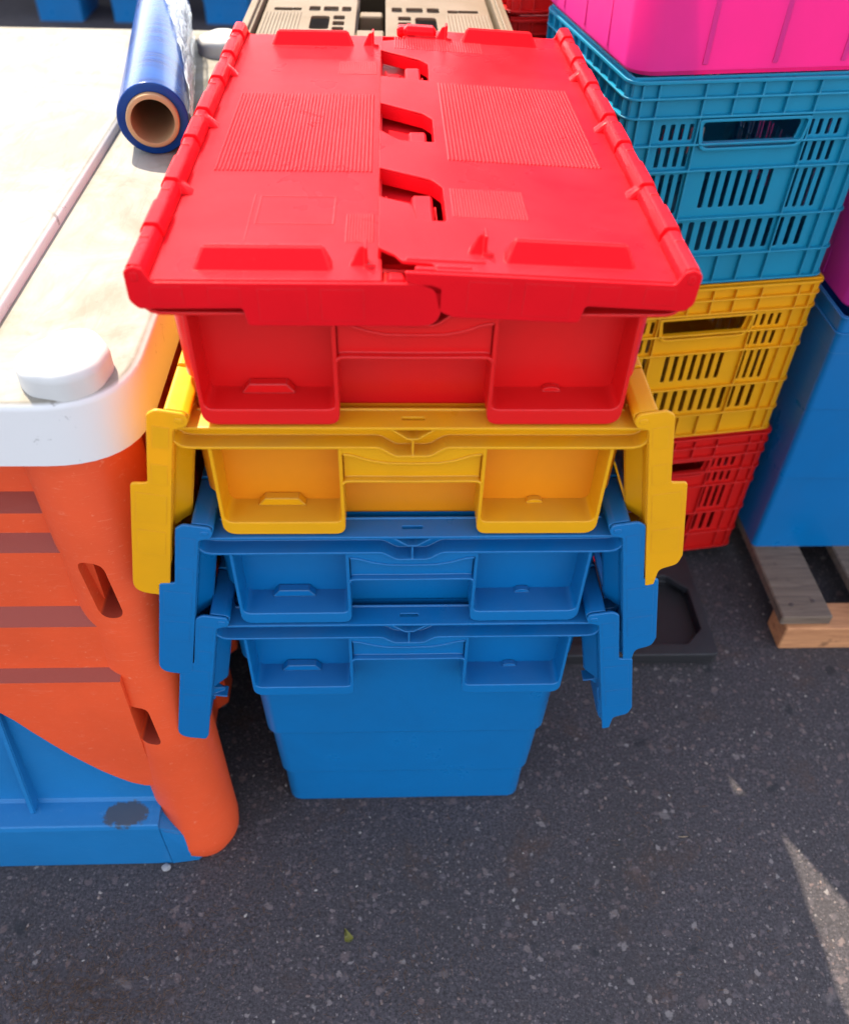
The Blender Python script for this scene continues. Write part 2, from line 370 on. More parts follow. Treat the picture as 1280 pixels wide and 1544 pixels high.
def crate_body(mat, matbody, root):
    # ---- shell
    b = MB(); outer = []; inner = []
    for z in ZS:
        h = prof(z) - (0.003 if z == -.446 else 0)
        yf = 0.030 + (.180-min(prof(z), .1766)) + (0.003 if z == -.446 else 0)
        outer.append(rloop(h, yf, L-yf, z, .016)); inner.append(rloop(h-.0018, yf+.0018, L-yf-.0018, max(z, -.443), .0145))
    b.loft(outer + list(reversed([lp for lp in inner])), False, False)
    b.loft([inner[-1], [(p[0]*.5, .3+(p[1]-.3)*.5, p[2]) for p in inner[-1]]], False, True)
    b.loft([outer[-1], [(p[0]*.97, .3+(p[1]-.3)*.97, p[2]-.0002) for p in outer[-1]]], False, True)
    # faint vertical side ribs
    for s in (-1, 1):
        for k in range(9):
            y = 0.06+k*0.06
            b.hull([(s*x, yy, z) for yy in (y-.0015, y+.0015) for (x, z) in ((.1850, -.006), (.1876, -.006), (.1835, -.095), (.1862, -.095))])
    body = b.build('body', matbody, root)
    # ---- rim: flat ring with slots, channel wall, ledge
    r = MB()
    ring = []
    for sy in (0, 1):
        Y = (lambda y: y) if sy == 0 else (lambda y: L-y)
        pts = [(-.1959, Y(.013)), (-.1959, Y(0)), (.1959, Y(0)), (.1959, Y(.013))]
        if sy: pts = list(reversed(pts))
        ring += pts if sy == 0 else pts
    ring = [(-.1959, .013), (-.1959, 0), (.1959, 0), (.1959, .013), (.1878, .013), (.1878, L-.013), (.1959, L-.013), (.1959, L), (-.1959, L), (-.1959, L-.013), (-.1878, L-.013), (-.1878, .013)]
    hole = list(reversed(rect(-.1785, .0255, .1785, L-.0255, .012)))
    slots = [list(reversed(rect(-.0095, yy-.002, .0095, yy+.002, .0018, 3))) for yy in (.0125, L-.0125)]
    slots += [list(reversed(rect(x-.0025, .013, x+.0025, .016))) for x in (-.066, .066)]
    r.plate([fil(ring, .003, 2), hole]+slots, .0026, T(0, 0, -.0013), .0006)
    # raised bead along the inner edge
    for y0 in (.0235, L-.0255): r.box(-.176, .176, y0, y0+.0018, -.001, .0016, .0004)
    for s in (-1, 1): r.box(s*.1795-.0009, s*.1795+.0009, .03, L-.03, -.001, .0016, .0004)
    for fy in (0, 1):
        M = Matrix() if fy == 0 else T(0, L, 0) @ RZ(R(180))
        r.ribbon(ledge_curve(), .0026, 0.0, .0300, M, .0007)                 # ledge, quarter round at both ends
        wall = [(x, z) for x, z in ledge_curve()] + [(.195, -.002), (-.195, -.002)]
        r.plate([wall], .0022, M @ T(0, .0175, 0) @ XZ, .0003)              # back wall of the channel
        for s in (-1, 1):                                                    # Y-shaped gusset
            r.ribbon([(s*.0185, -.0022), (s*.0165, -.0035), (s*.0045, -.0125), (0, -.0128)], .0016, .0006, .0170, M, .0004)
            r.box(s*.062-.0022, s*.062+.0022, .0155, .0165, -.0125, -.011, .0002, M)
        r.ribbon([(0, -.0125), (0, -.0300)], .0018, .0012, .0170, M, .0004)
        # front fascia between ledge and handle
        fas = [(-.0605, -.0215)] + [(x, z-.0006) for x, z in ledge_curve() if abs(x) < .031] + [(.0605, -.0215)]
        low = [(.0605, -.0300), (.050, -.0308), (.035, -.0362), (.022, -.0388), (0, -.0394), (-.022, -.0388), (-.035, -.0362), (-.050, -.0308), (-.0605, -.0300)]
        r.plate([fas+low], .0030, M @ T(0, .0040, 0) @ XZ, .0005)
    rim = r.build('rim', mat, root)
    # ---- handles and pocket frames at both ends
    for fy in (0, 1):
        M = Matrix() if fy == 0 else T(0, L, 0) @ RZ(R(180))
        h = MB()
        top = [(.0575, -.0292), (.050, -.0306), (.035, -.0362), (.022, -.0388), (0, -.0394)]
        top = top + [(-x, z) for x, z in reversed(top[:-1])]
        h.ribbon(top, .0024, .0010, .0240, M, .0007)
        bot = [(.0588, -.0625), (.0578, -.0602), (.0552, -.0588), (.050, -.0585), (0, -.0590)]
        bot = bot + [(-x, z) for x, z in reversed(bot[:-1])]
        h.ribbon(bot, .0024, .0010, .0300, M, .0007)
        poly = [(-.0575, -.030)] + [(x, z) for x, z in reversed(top)] + [(.0575, -.030), (.0575, -.0588), (-.0575, -.0588)]
        h.plate([poly], .0024, M @ T(0, .0085, 0) @ XZ, .0003)
        h.build('handle', mat, root)
        for s in (-1, 1):
            p = MB()
            out_ = [(s*.0585, -.0232, 0), (s*.0585, -.1222, .0100), (s*.1672, -.1222, .0130), (s*.1680, -.0232, 0)]
            inn_ = [(s*.0618, -.0205, 0), (s*.0618, -.1072, .0060), (s*.1640, -.1072, .0080), (s*.1646, -.0205, 0)]
            # U-shaped frame: outer loop down, inner loop back
            o = fil(out_, 0, 6)
            def arc(pts): return fil(pts, 0, 7)
            U = arc([(s*.0585, -.0225, 0), (s*.0585, -.1222, .0100), (s*.1672, -.1222, .0130), (s*.1680, -.0225, 0),
                     (s*.1646, -.0225, 0), (s*.1640, -.1072, .0080), (s*.0618, -.1072, .0060), (s*.0618, -.0225, 0)])
            if s > 0: U = list(reversed(U))
            p.plate([U], .0350, M @ T(0, .0195, 0) @ XZ, .0011, 2)
            # recessed upper strip of the pocket
            p.box(s*.0625, s*.1635, .0275, .0300, -.0330, -.0228, .0006, M)
            if s < 0:
                p.hull([(s*(.116+dx), y, z) for (dx, z, yy) in ((-.0215, -.1070, 0), (.0215, -.1070, 0), (-.0150, -.0985, 0), (.0150, -.0985, 0)) for y in (.024, .033)], M, .0005)
            else:
                p.hull([(.113+.0075*math.cos(R(a)), y, -.1070+.0040*math.sin(R(a))) for a in range(0, 181, 30) for y in (.027, .033)], M)
            p.build('corner_pocket', mat, root)

def rail(mb, y0, y1, big=0.0, mir=1):
    """hinge rail: extruded outline in (u, w)"""
    e = big
    o = [(-.0118-e, .0060, .004), (-.0118-e, -.0075, .003), (-.0090, -.0090, .002), (-.0075, -.0050, 0), (.0006, -.0035, 0), (.0030, -.0002, 0), (.0022+e, .0060, .003), (-.0008+e, .0110+e, .004), (-.0090, .0118+e, .004)]
    mb.plate([fil(o, .002, 3)], y1-y0, T(0, (y0+y1)/2, 0) @ XZ, .0006)

def end_skirt(mb, left, y, th):
    if left:
        o = [(-.0118, .0080, .005), (-.0118, -.0150, .008), (-.0060, -.0212, .006), (.0665, -.0205, .003), (.0690, -.0345, .004),
             (.207, -.0345, .016), (.2075, -.0030, .004), (.1990, -.0005, 0), (.0060, -.0005, .004), (.0010, .0095, .004), (-.0050, .0115, .004)]
        if y > .3: pass
    else:
        o = [(-.0118, .0080, .005), (-.0118, -.0150, .008), (-.0060, -.0212, .006), (.0665, -.0205, .003), (.0690, -.0345, .004),
             (.160, -.0345, .004), (.172, -.0300, .010), (.176, -.0130, .008), (.196, -.0085, .001), (.197, -.0005, .001), (.0060, -.0005, .004), (.0010, .0095, .004), (-.0050, .0115, .004)]
    mb.plate([fil(o, .003, 5)], th, T(0, y, 0) @ XZ, .0009, 2)
    # faint embossed fields on the outside of the skirt
    s = -1 if y < .3 else 1
    for (a, b, c, d) in ((.004, .026, -.0165, -.0035), (.044, .066, -.0170, -.0040), (.078, .112, -.0300, -.0045), (.122, .152, -.0295, -.0050)):
        e = .0004
        mb.box(a, b, y+s*th/2-.0002, y+s*(th/2+.00035), c, d, .0002)

def make_lid(mat, left, parent, open_deg):
    """one half lid. Local frame: hinge axis at the origin, the lid runs towards +u (x) when closed."""
    lid = MB(); W = .207 if left else .2159
    seam = .162 if left else .2159
    th = .0026
    mirror = Matrix() if left else Matrix.Diagonal((-1, 1, 1, 1))
    # u(x) for a closed lid: u = x + HX (left), u = HX - x (right)
    if left:
        main = [(.0028, .0), (seam+.0025, .0), (seam+.0025, L), (.0028, L)]
        lid.plate([main], th, T(0, 0, -th/2), .0004)
        # lower tongue reaching under the other half
        lid.box(seam-.002, W, .004, L-.004, -.0135, -.0112, .0005)
        lid.box(seam-.0024, seam, .0, L, -.0130, -.0010, .0003)
        for (y0, y1) in ((.080, .150), (.238, .290), (.410, .480)):       # lugs seen through the openings
            lid.box(.171, .184, y0+.010, y1-.014, -.0115, -.0030, .0015)
            lid.box(.1665, .169, y0+.010, y1-.002, -.0115, -.0030, .0006)
            lid.box(.1885, .2050, y0-.006, y1-.020, -.0115, .0058, .0020)
            lid.box(.2070, .2085, y0-.006, y1-.020, -.0115, -.0040, .0004)
        lid.box(.168, .182, .004, .017, -.0120, -.0020, .0025)
        lid.box(.193, .200, .256, .264, .0006, .0018, .0005)
    else:
        cut = [(.0028, .0), (.176, .0), (.1765, .010), (.199, .012), (.204, .021), (seam, .031), (seam, L-.055), (.186, L-.040), (.186, L), (.0028, L)]
        hooks = [[(.2152, .176, .001), (.2152, .118, .002), (.190, .106, .006), (.1870, .079, .003), (.1640, .079, .003), (.1640, .142, .010), (.172, .156, .010)],
                 [(.2152, .336, .001), (.2152, .262, .002), (.198, .240, .006), (.1665, .240, .003), (.1660, .298, .010), (.174, .312, .010)],
                 [(.2152, .510, .001), (.2152, .418, .003), (.1650, .412, .003), (.1640, .468, .010), (.172, .482, .010)]]
        # openings reach through the seam edge: cut them out of the outline
        o = [(.0028, .0), (.150, .0), (.176, .0), (.1765, .010), (.199, .012), (.2045, .024)]
        o += [(seam, .034)]
        for hk in hooks:
            o += [(seam, hk[1][1])] if False else []
        holes = [list(reversed(fil(h, .004, 4))) for h in hooks]
        lid.plate([fil([(*p, .003) for p in cut], .003, 3)]+holes, th, T(0, 0, -th/2), .0005)
        # deep rims round each opening and along the seam edge
        for hk in hooks:
            q = fil(hk, .004, 4)
            P = [Vector(p) for p in q]; ctr = sum(P, Vector((0, 0)))/len(P)
            outer = [tuple(p + (p-ctr).normalized()*.0022) for p in P]
            outer = [(min(a, seam), b) for a, b in outer]
            lid.plate([outer, list(reversed(q))], .0135, T(0, 0, -.0068-.0004), .0004)
        lid.box(seam-.0024, seam, .033, .076, -.0110, -.0015, .0004)
        for (a, b) in ((.178, .236), (.338, .408), (.512, L-.058)): lid.box(seam-.0024, seam, a, b, -.0110, -.0015, .0004)
        # clip pieces at the front and back corner of the seam
        for (ya, yb) in ((.003, .012), (L-.030, L-.006)):
            lid.box(.150, .176, ya, ya+.004, -.0060, .0012, .0010)
            lid.box(.176, .190, ya-.001, ya+.004, -.0075, -.0005, .0010)
        lid.box(.151, .189, L-.030, L-.012, -.0020, .0100, .0040)
        lid.box(.176, .196, L-.020, L-.004, -.0020, .0065, .0020)
        lid.box(.140, .196, .0130, .0160, -.0004, .0014, .0004)
    for y, in ((-.0025,), (L+.0025,)):
        end_skirt(lid, left, y, .0030)
    # bars that locate the next crate, and little wedges
    def bar(u0, u1, y, d=1):
        lid.hull([(u0, y, -.001), (u1, y, -.001), (u0-.002, y+d*.0015, -.001), (u1+.002, y+d*.0015, -.001), (u0+.006, y+d*.012, .0135), (u1-.006, y+d*.012, .0135), (u0+.006, y+d*.016, .0135), (u1-.006, y+d*.016, .0135),
                  (u0, y+d*.020, -.001), (u1, y+d*.020, -.001)], Matrix(), .0012)
    def wedge(u, y, s):
        lid.hull([(u-.007*s, y, -.001), (u+.007*s, y, -.001), (u+.001*s, y+.008, .0125), (u+.005*s, y+.008, .0125), (u-.004*s, y+.014, -.001), (u+.007*s, y+.014, -.001)], Matrix(), .0008)
        lid.box(u+.0055*s-.0012, u+.0055*s+.0012, y-.001, y+.013, -.001, .0150, .0005)
        lid.box(u+.008*s-.004, u+.008*s+.004, y-.002, y+.001, -.001, .0022, .0008)
    if left:
        bar(.0325, .1290, .012); bar(.0370, .1300, .556, 1); wedge(.1480, .020, 1); wedge(.1480, .560, 1)
    else:
        bar(.0310, .1250, .014); bar(.0340, .1210, .556, 1); wedge(.1450, .026, -1); wedge(.1450, .566, -1)
    # fine anti-slip ridges
    def ridges(u0, u1, y0, y1, pitch, hgt=.0009, sk=0.0):
        n = int((u1-u0)/pitch)
        for i in range(n+1):
            u = u0+i*pitch
            lid.box(u-pitch*.26, u+pitch*.26, y0, y1+sk*i, -.0004, hgt, .0)
    if left:
        ridges(.0225, .1575, .190, .388, .0034); ridges(.138, .1600, .058, .106, .0022, .0004); ridges(.118, .158, .455, .500, .0022, .0003)
        for (a, b, c, d) in ((.067, .128, .088, .0892), (.067, .128, .138, .1392), (.067, .0682, .088, .139), (.1268, .128, .088, .139), (.062, .0628, .06, .142)):
            lid.box(a, b, c, d, -.0004, .0003, .0001)
    else:
        ridges(.0225, .1560, .200, .405, .0034); ridges(.100, .158, .088, .140, .0024, .0004); ridges(.100, .200, .520, .562, .0030, .0004)
    ob = lid.build('lid', mat, parent)
    # hinge rail: alternating knuckles with slots between
    r = MB(); y = -.0010; k = 0
    cuts = [.060, .102, .142, .190, .236, .282, .306, .352, .400, .444, .486, .530, .566, .601]
    for c in cuts:
        rail(r, y+.0011, c-.0011, .0019 if k % 2 else 0.0); y = c; k += 1
    rail(r, 0, .600, -.0018)
    for c in (.150, .300, .452):                      # spurs lying on the lid
        r.hull([(.000, c-.012, .000), (.000, c+.008, .000), (.0125, c-.012, -.001), (.012, c+.002, -.001), (-.001, c-.008, .0095), (-.001, c+.004, .0095), (.004, c-.006, .008)], Matrix(), .0010)
    for i, c in enumerate(cuts[:-1]):                 # small moulded tabs on top of the rail
        r.box(-.0085, -.0020, c-.020, c-.0175, .0100, .0122, .0004)
    # end disc with its pin
    for yy, s in ((-.0040, -1), (L+.0040, 1)):
        r.plate([fil([(-.0090, .0035), (-.0090, -.0035), (-.0040, -.0035), (-.0040, .0035)], .0024, 5)], .0012, T(.002, yy, .004) @ XZ, .0004)
    rl = r.build('hinge_rail', mat, ob)
    a = R(open_deg)
    if left:
        ob.matrix_basis = T(-HX, 0, HZ) @ RY(-a)
    else:
        for o in (ob, rl):
            o.data.transform(mirror); o.data.flip_normals()
        ob.matrix_basis = T(HX, 0, HZ) @ RY(a)
    return ob

def lid_crate(name, label, mat, matbody, matlid, z, closed, x=0.0, tilt=(259.5, 259.5)):
    root = thing(name, label, 'crate', (x, 0, z-.446), group='stacked crates with attached lids')
    # meshes are modelled with z = 0 at the rim; parent them through an offset so the Empty sits on the base
    before = set(bpy.data.objects)
    crate_body(mat, matbody, root)
    make_lid(matlid, True, root, 0 if closed else tilt[0])
    make_lid(matlid, False, root, 2.6 if closed else tilt[1])
    for o in kids(root): o.matrix_basis = T(0, 0, .446) @ o.matrix_basis
    return root

D = .1238
blue = lid_crate('lidded_crate', 'blue plastic crate with open hanging lids, bottom one standing on the asphalt', BLU, BLU, BLU, 0, False)
blue2 = copy_tree(blue); blue2.location = (.0015, 0, D-.446)
blue2['label'] = 'blue plastic crate with open hanging lids, directly under the yellow lidded crate'
yel = lid_crate('lidded_crate', 'yellow plastic crate with open hanging lids, nested under the red crate', YEL, ORA, YEL, 2*D, False, .0)
red = lid_crate('lidded_crate', 'red plastic crate with its lid closed on top of the nested stack', RED, RED, REDL, 3*D, True, .0)

for o, a in ((blue2, .0020), (yel, -.0022), (red, .0014)): o.rotation_euler = (0, 0, a)     # not quite square on each other

# ------------------------------------------------------------------ white-topped orange bin
bin_ = thing('insulated_bin', 'large orange plastic bin with rounded leg and slots under a dirty white lid', 'storage bin', (-.60, .50, GZ))
def BL(*a): return T(.60, -.50, -GZ)
# white lid slab
lid = MB()
def slab(mb, out, z0, z1, bev, seg=3):
    """solid prism with rounded top edge"""
    loops = [[(x, y, z0) for x, y in out]]
    c = Vector((sum(p[0] for p in out)/len(out), sum(p[1] for p in out)/len(out)))
    def inset(d):
        res = []; n = len(out)
        for i in range(n):
            a = Vector(out[i-1]); p = Vector(out[i]); b = Vector(out[(i+1) % n])
            t = (b-a).normalized(); nn = Vector((-t.y, t.x)); res.append(tuple(p+nn*d))
        return res
    for k in range(seg+1):
        a = math.pi/2*k/seg; d = bev*(1-math.cos(a)); z = z1-bev+bev*math.sin(a)
        loops.append([(x, y, z) for x, y in inset(d)])
    mb.loft(loops, True, True)
wl = fil([(-1.20, .0, .05), (-.226, .0, .075), (-.226, 1.04, .06), (-1.20, 1.04, .05)], .05, 10)
# outline must turn counter-clockwise for the inset
slab(lid, wl, .208, .270, .0075, 4)
LIDM = BL()
wlid = lid.build('lid', WHT, bin_, 30)
rp = MB()
slab(rp, fil([(-1.15, .06, .04), (-.357, .06, .05), (-.357, .98, .04), (-1.15, .98, .04)], .04, 8), .268, .2825, .006, 3)
pan = rp.build('raised_panel', WHP, wlid, 30)
kn = []
for (pts, dz) in (([(-.3190, .036), (-.3000, .010), (-.2700, .005), (-.2470, .020), (-.2420, .052), (-.2620, .082), (-.2900, .078)], 0),
                  ([(-.3150, .915), (-.2950, .885), (-.2650, .880), (-.2430, .895), (-.2400, .930), (-.2600, .965), (-.2900, .965)], 0)):
    kb = MB(); f = fil(pts, .026, 7); slab(kb, f, .268, .2930, .0100, 6)
    kn.append(kb.build('locating_boss', WHC, wlid, 30))
# tub: front profile stepping outwards as it goes down
PR = [(.055, .215), (.055, .131), (.039, .118), (.039, .093), (.024, .081), (.024, .0045), (.008, -.0090), (.008, -.0760), (-.006, -.0830), (-.008, -.446)]
tub = MB()
def tub_outline():
    pass
# front wall: cut along its curved lower edge (the blue base shows below)
low = [(-1.25, -.065), (-.60, -.065), (-.50, -.092), (-.440, -.134), (-.4164, -.176), (-.391, -.218), (-.362, -.256), (-.335, -.283), (-.318, -.292), (-.262, -.296)]
xs = [p[0] for p in low]
def lowz(x):
    for (a, za), (b, zb) in zip(low, low[1:]):
        if a <= x <= b: return za+(zb-za)*(x-a)/(b-a)
    return low[-1][1]
cols = [-1.16 + i*(1.16-.302)/60 for i in range(61)]
def pry(z):
    for (ya, za), (yb, zb) in zip(PR, PR[1:]):
        if zb <= z <= za: return ya+(yb-ya)*(za-z)/(za-zb)
    return PR[-1][0]
fr = []; bk = []
for x in cols:
    zl = lowz(x); zs = [z for _, z in PR if z > zl+.002]; zs += [zl]*(len(PR)-len(zs))
    c = [(x, pry(z), z) for z in zs]; fr.append(c); bk.append([(x, .085, c[0][2])] + [(x, p[1]+.028, p[2]) for p in c[1:-1]] + [(x, c[-1][1]+.030, c[-1][2]+.002)])
tub.loft([f + list(reversed(k)) for f, k in zip(fr, bk)], True, True)
# right side wall with ribs, seen between the column and the crates
side = [[(-.262-.018*0, y, z) for z in (.215, -.30)] for y in (.06, 1.0)]
tub.box(-.300, -.268, .06, .98, -.40, .210, .003)
for k in range(9):
    y = .17+k*.095
    tub.hull([(x, yy, z) for yy in (y, y+.04) for (x, z) in ((-.270, .205), (-.262, .205), (-.270, -.40), (-.250, -.38))], Matrix(), .002)
tub.box(-.300, -.252, .07, .98, -.10, -.085, .003)
tub.box(-1.16, -.30, .950, .98, -.40, .210, .003)
tub.box(-1.16, -1.13, .06, .98, -.40, .210, .003)
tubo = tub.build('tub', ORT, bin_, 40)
# rounded corner leg with two slots cut into it
def column(x0, y0, x1, y1, r0, r1):
    loops = []; n = 64
    for k in range(0, 40):
        t = k/39; z = .212 + (GZ+.0-.212)*t
        cx = x0+(x1-x0)*t; cy = y0+(y1-y0)*t; r = r0+(r1-r0)*t; cy -= .012*t**6; cx += .004*t**6; r += .0025*t**6
        hb = (z-GZ)
        if hb < .03: r *= math.sqrt(max(0.0, 1-((.03-hb)/.03)**2*.45)); 
        loops.append([(cx+r*math.cos(2*math.pi*i/n), cy+r*math.sin(2*math.pi*i/n), z) for i in range(n)])
    return loops
cm = MB(); cm.loft(column(-.2965, .067, -.2715, .022, .0520, .0455), True, True)
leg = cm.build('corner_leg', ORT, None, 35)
def slotcut(pts, r, d0, d1):
    """cut one slot into the leg and carry on with the resulting mesh"""
    cut = MB(); f = fil(pts, r, 7)
    cut.loft([[(x, d0, z) for x, z in f], [(x, d1, z) for x, z in f]], True, True)
    co = cut.build('cutter', None, None, 0)
    md = leg.modifiers.new('b', 'BOOLEAN'); md.operation = 'DIFFERENCE'; md.object = co; md.solver = 'EXACT'
    dg = bpy.context.evaluated_depsgraph_get(); dg.update()
    nm = bpy.data.meshes.new_from_object(leg.evaluated_get(dg)); leg.modifiers.remove(md)
    if len(nm.vertices) > 100: leg.data = nm
    cod = co.data; bpy.data.objects.remove(co); bpy.data.meshes.remove(cod)
leg.modifiers.clear()
slotcut([(-.3120, .0835, .013), (-.2865, .0835, .015), (-.2790, .0100, .010), (-.3025, .0100, .016)], .012, -.06, .096)
slotcut([(-.3060, -.1330, .009), (-.2840, -.1330, .010), (-.2785, -.1985, .007), (-.3020, -.1985, .012)], .010, -.06, .064)
leg.data.name = 'corner_leg'
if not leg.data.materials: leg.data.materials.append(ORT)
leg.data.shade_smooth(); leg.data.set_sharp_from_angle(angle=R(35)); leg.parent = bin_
# the other three legs
for (a, b) in ((-1.12, .052), (-.2885, .93), (-1.12, .93)):
    o = leg.copy(); COL.objects.link(o); o.location = (a+.2960, b-.052, 0); o.parent = bin_
for o in kids(bin_): o.matrix_basis = BL() @ o.matrix_basis
# blue base under the tub
base = thing('bin_base', 'blue plastic base with a ledge and scuffed corner beneath the orange bin', 'bin base', (-.70, .45, GZ))
bb = MB()
BP = [(-.0340, -.4460), (-.0360, -.3480), (-.0345, -.3400), (-.004, -.3360), (.000, -.3330), (.030, -.05), (.055, -.05), (.055, -.4460)]
bb.plate([fil([(*p, .003) for p in BP], .003, 3)], .86, T(-.735, 0, 0) @ YZ, 0)
bb.hull([(-.306, y, z) for (y, z) in ((-.0345, -.446), (-.036, -.347), (.04, -.34), (.04, -.446))] + [(-.268, y, z) for (y, z) in ((-.030, -.446), (-.020, -.40), (.04, -.40), (.04, -.446))], Matrix(), .002)
bb.box(-1.15, -.30, .055, .93, -.446, -.405, .003)
bo = bb.build('ledge', BLS, base, 40)
for x in (-.4600, -.62, -.78, -.94):
    rb = MB()
    rb.hull([(x-.0035, .028, -.05), (x+.0035, .028, -.05), (x-.0035, -.018, -.338), (x+.0035, -.018, -.338), (x-.0035, .02, -.338), (x+.0035, .02, -.338), (x-.0035, .02, -.10), (x+.0035, .02, -.10)], Matrix(), .0012)
    rb.build('rib', BRT, base, 40)
for o in kids(base): o.matrix_basis = T(.70, -.45, -GZ) @ o.matrix_basis

# ------------------------------------------------------------------ roll of stretch film
def film_mat():
    m = bpy.data.materials.new('blue_stretch_film'); n, l, b, out = nodes(m)
    tc = n.new('ShaderNodeTexCoord'); mp = n.new('ShaderNodeMapping'); mp.inputs['Scale'].default_value = (6, 26, 6)
    l.new(tc.outputs['Object'], mp.inputs[0]); a = noise(n, l, 1.3, 4, 0.6, vec=mp.outputs[0], dist=.8)
    c = mix(n, l, ramp(n, l, a.outputs[0], [(0.35, g(0)), (0.65, g(1))]).outputs[0], (0.002, 0.024, 0.15), (0.004, 0.060, 0.27))
    l.new(c, b.inputs['Base Color']); b.inputs['Roughness'].default_value = 0.24; b.inputs['Specular IOR Level'].default_value = 0.2; b.inputs['Coat Weight'].default_value = 0.08
    b.inputs['Coat Roughness'].default_value = 0.05
    bp = n.new('ShaderNodeBump'); bp.inputs['Strength'].default_value = 0.15; bp.inputs['Distance'].default_value = 0.001
    l.new(a.outputs[0], bp.inputs['Height']); l.new(bp.outputs[0], b.inputs['Normal'])
    return m
FILM = film_mat()
CARD = plastic('cardboard', (0.46, 0.25, 0.12), 0.8, bump=.2); CARD.name = 'cardboard'
CLR = bpy.data.materials.new('clear_film'); n_, l_, b_, o_ = nodes(CLR)
b_.inputs['Base Color'].default_value = (0.80, 0.88, 0.95, 1); b_.inputs['Roughness'].default_value = 0.12
tr_ = n_.new('ShaderNodeBsdfTransparent'); ms_ = n_.new('ShaderNodeMixShader')
tcl = n_.new('ShaderNodeTexCoord'); mpl = n_.new('ShaderNodeMapping'); mpl.inputs['Scale'].default_value = (90, 9, 90)
l_.new(tcl.outputs['Object'], mpl.inputs[0])
nn_ = noise(n_, l_, 1.0, 5, .7, vec=mpl.outputs[0], dist=1.5); rr_ = ramp(n_, l_, nn_.outputs[0], [(.42, g(.06)), (.60, g(.75))])
l_.new(rr_.outputs[0], ms_.inputs[0]); l_.new(tr_.outputs[0], ms_.inputs[1]); l_.new(b_.outputs[0], ms_.inputs[2]); l_.new(ms_.outputs[0], o_.inputs[0])
bpl = n_.new('ShaderNodeBump'); bpl.inputs['Strength'].default_value = 1; bpl.inputs['Distance'].default_value = .004
l_.new(nn_.outputs[0], bpl.inputs['Height']); l_.new(bpl.outputs[0], b_.inputs['Normal'])

RR = .0405
roll = thing('film_roll', 'roll of blue stretch film on a cardboard core lying on the white lid', 'film roll', (-.292, .500, .270), R(9.0))
def ring_loops(ro, ri, y0, y1, n=64, cz=RR, e=.0015):
    P = [(ri, y0), (ro-e, y0), (ro, y0+e), (ro, y1-e), (ro-e, y1), (ri, y1)]
    return [[(r*math.cos(2*math.pi*i/n), y, cz+r*math.sin(2*math.pi*i/n)) for i in range(n)] for r, y in P]
fm = MB(); lp = ring_loops(RR, .0305, .004, .50); fm.loft(lp+[lp[0]]); fm.build('film', FILM, roll, 50)
cmb = MB(); lp = ring_loops(.0300, .0245, -.004, .508); cmb.loft(lp+[lp[0]]); cmb.build('core', CARD, roll, 50)
ff = MB()                                       # loose clear wrap, a rumpled strip hanging off the right side
rows = []
for j in range(46):
    y = .012+.48*j/45; a0 = R(4+92*(j/45)**.9); rowp = []
    for i in range(10):
        a = a0-R(56)*i/9
        r = RR+.0012+.0022*abs(math.sin(i*1.9+j*.35))+.0014*random.random()+(.0035*(i/9)**2)
        rowp.append((r*math.cos(a), y, RR+r*math.sin(a)))
    rows.append(rowp)
rows_in = [[(x*.985, y, RR+(z-RR)*.985) for x, y, z in rw] for rw in rows]
ff.loft([a+list(reversed(b)) for a, b in zip(rows, rows_in)], True, True)
ff.build('loose_wrap', CLR, roll, 60)

# ------------------------------------------------------------------ perforated crates (right stack)
PW, PD, PH = .331, .335, .265
def vent_wall(W, H, kind):
    holes = []
    def sl(x0, x1, z0, z1, n, w=.45):
        p = (x1-x0)/n
        for i in range(n):
            c = x0+(i+.5)*p; holes.append(list(reversed(rect(c-p*w/2, z0, c+p*w/2, z1, p*w*.3, 2))))
    if kind == 'front':
        holes.append(list(reversed(fil([(W*.315, H*.700, .012), (W*.685, H*.700, .012), (W*.700, H*.805, .006), (W*.300, H*.805, .006)], .01, 4))))
        for (a, b) in ((.125, .275), (.725, .875)):
            sl(W*a, W*b, H*.730, H*.800, 4); sl(W*a, W*b, H*.610, H*.700, 4); sl(W*a, W*b, H*.385, H*.575, 4)
        sl(W*.345, W*.655, H*.405, H*.580, 7)
        sl(W*.13, W*.87, H*.185, H*.335, 15)
    elif kind == 'side':
        for k in range(11): 
            a = .07+k*.081
            sl(W*a, W*(a+.055), H*.60, H*.80, 2); sl(W*a, W*(a+.055), H*.18, H*.50, 2)
    return [rect(0, 0, W, H)] + holes
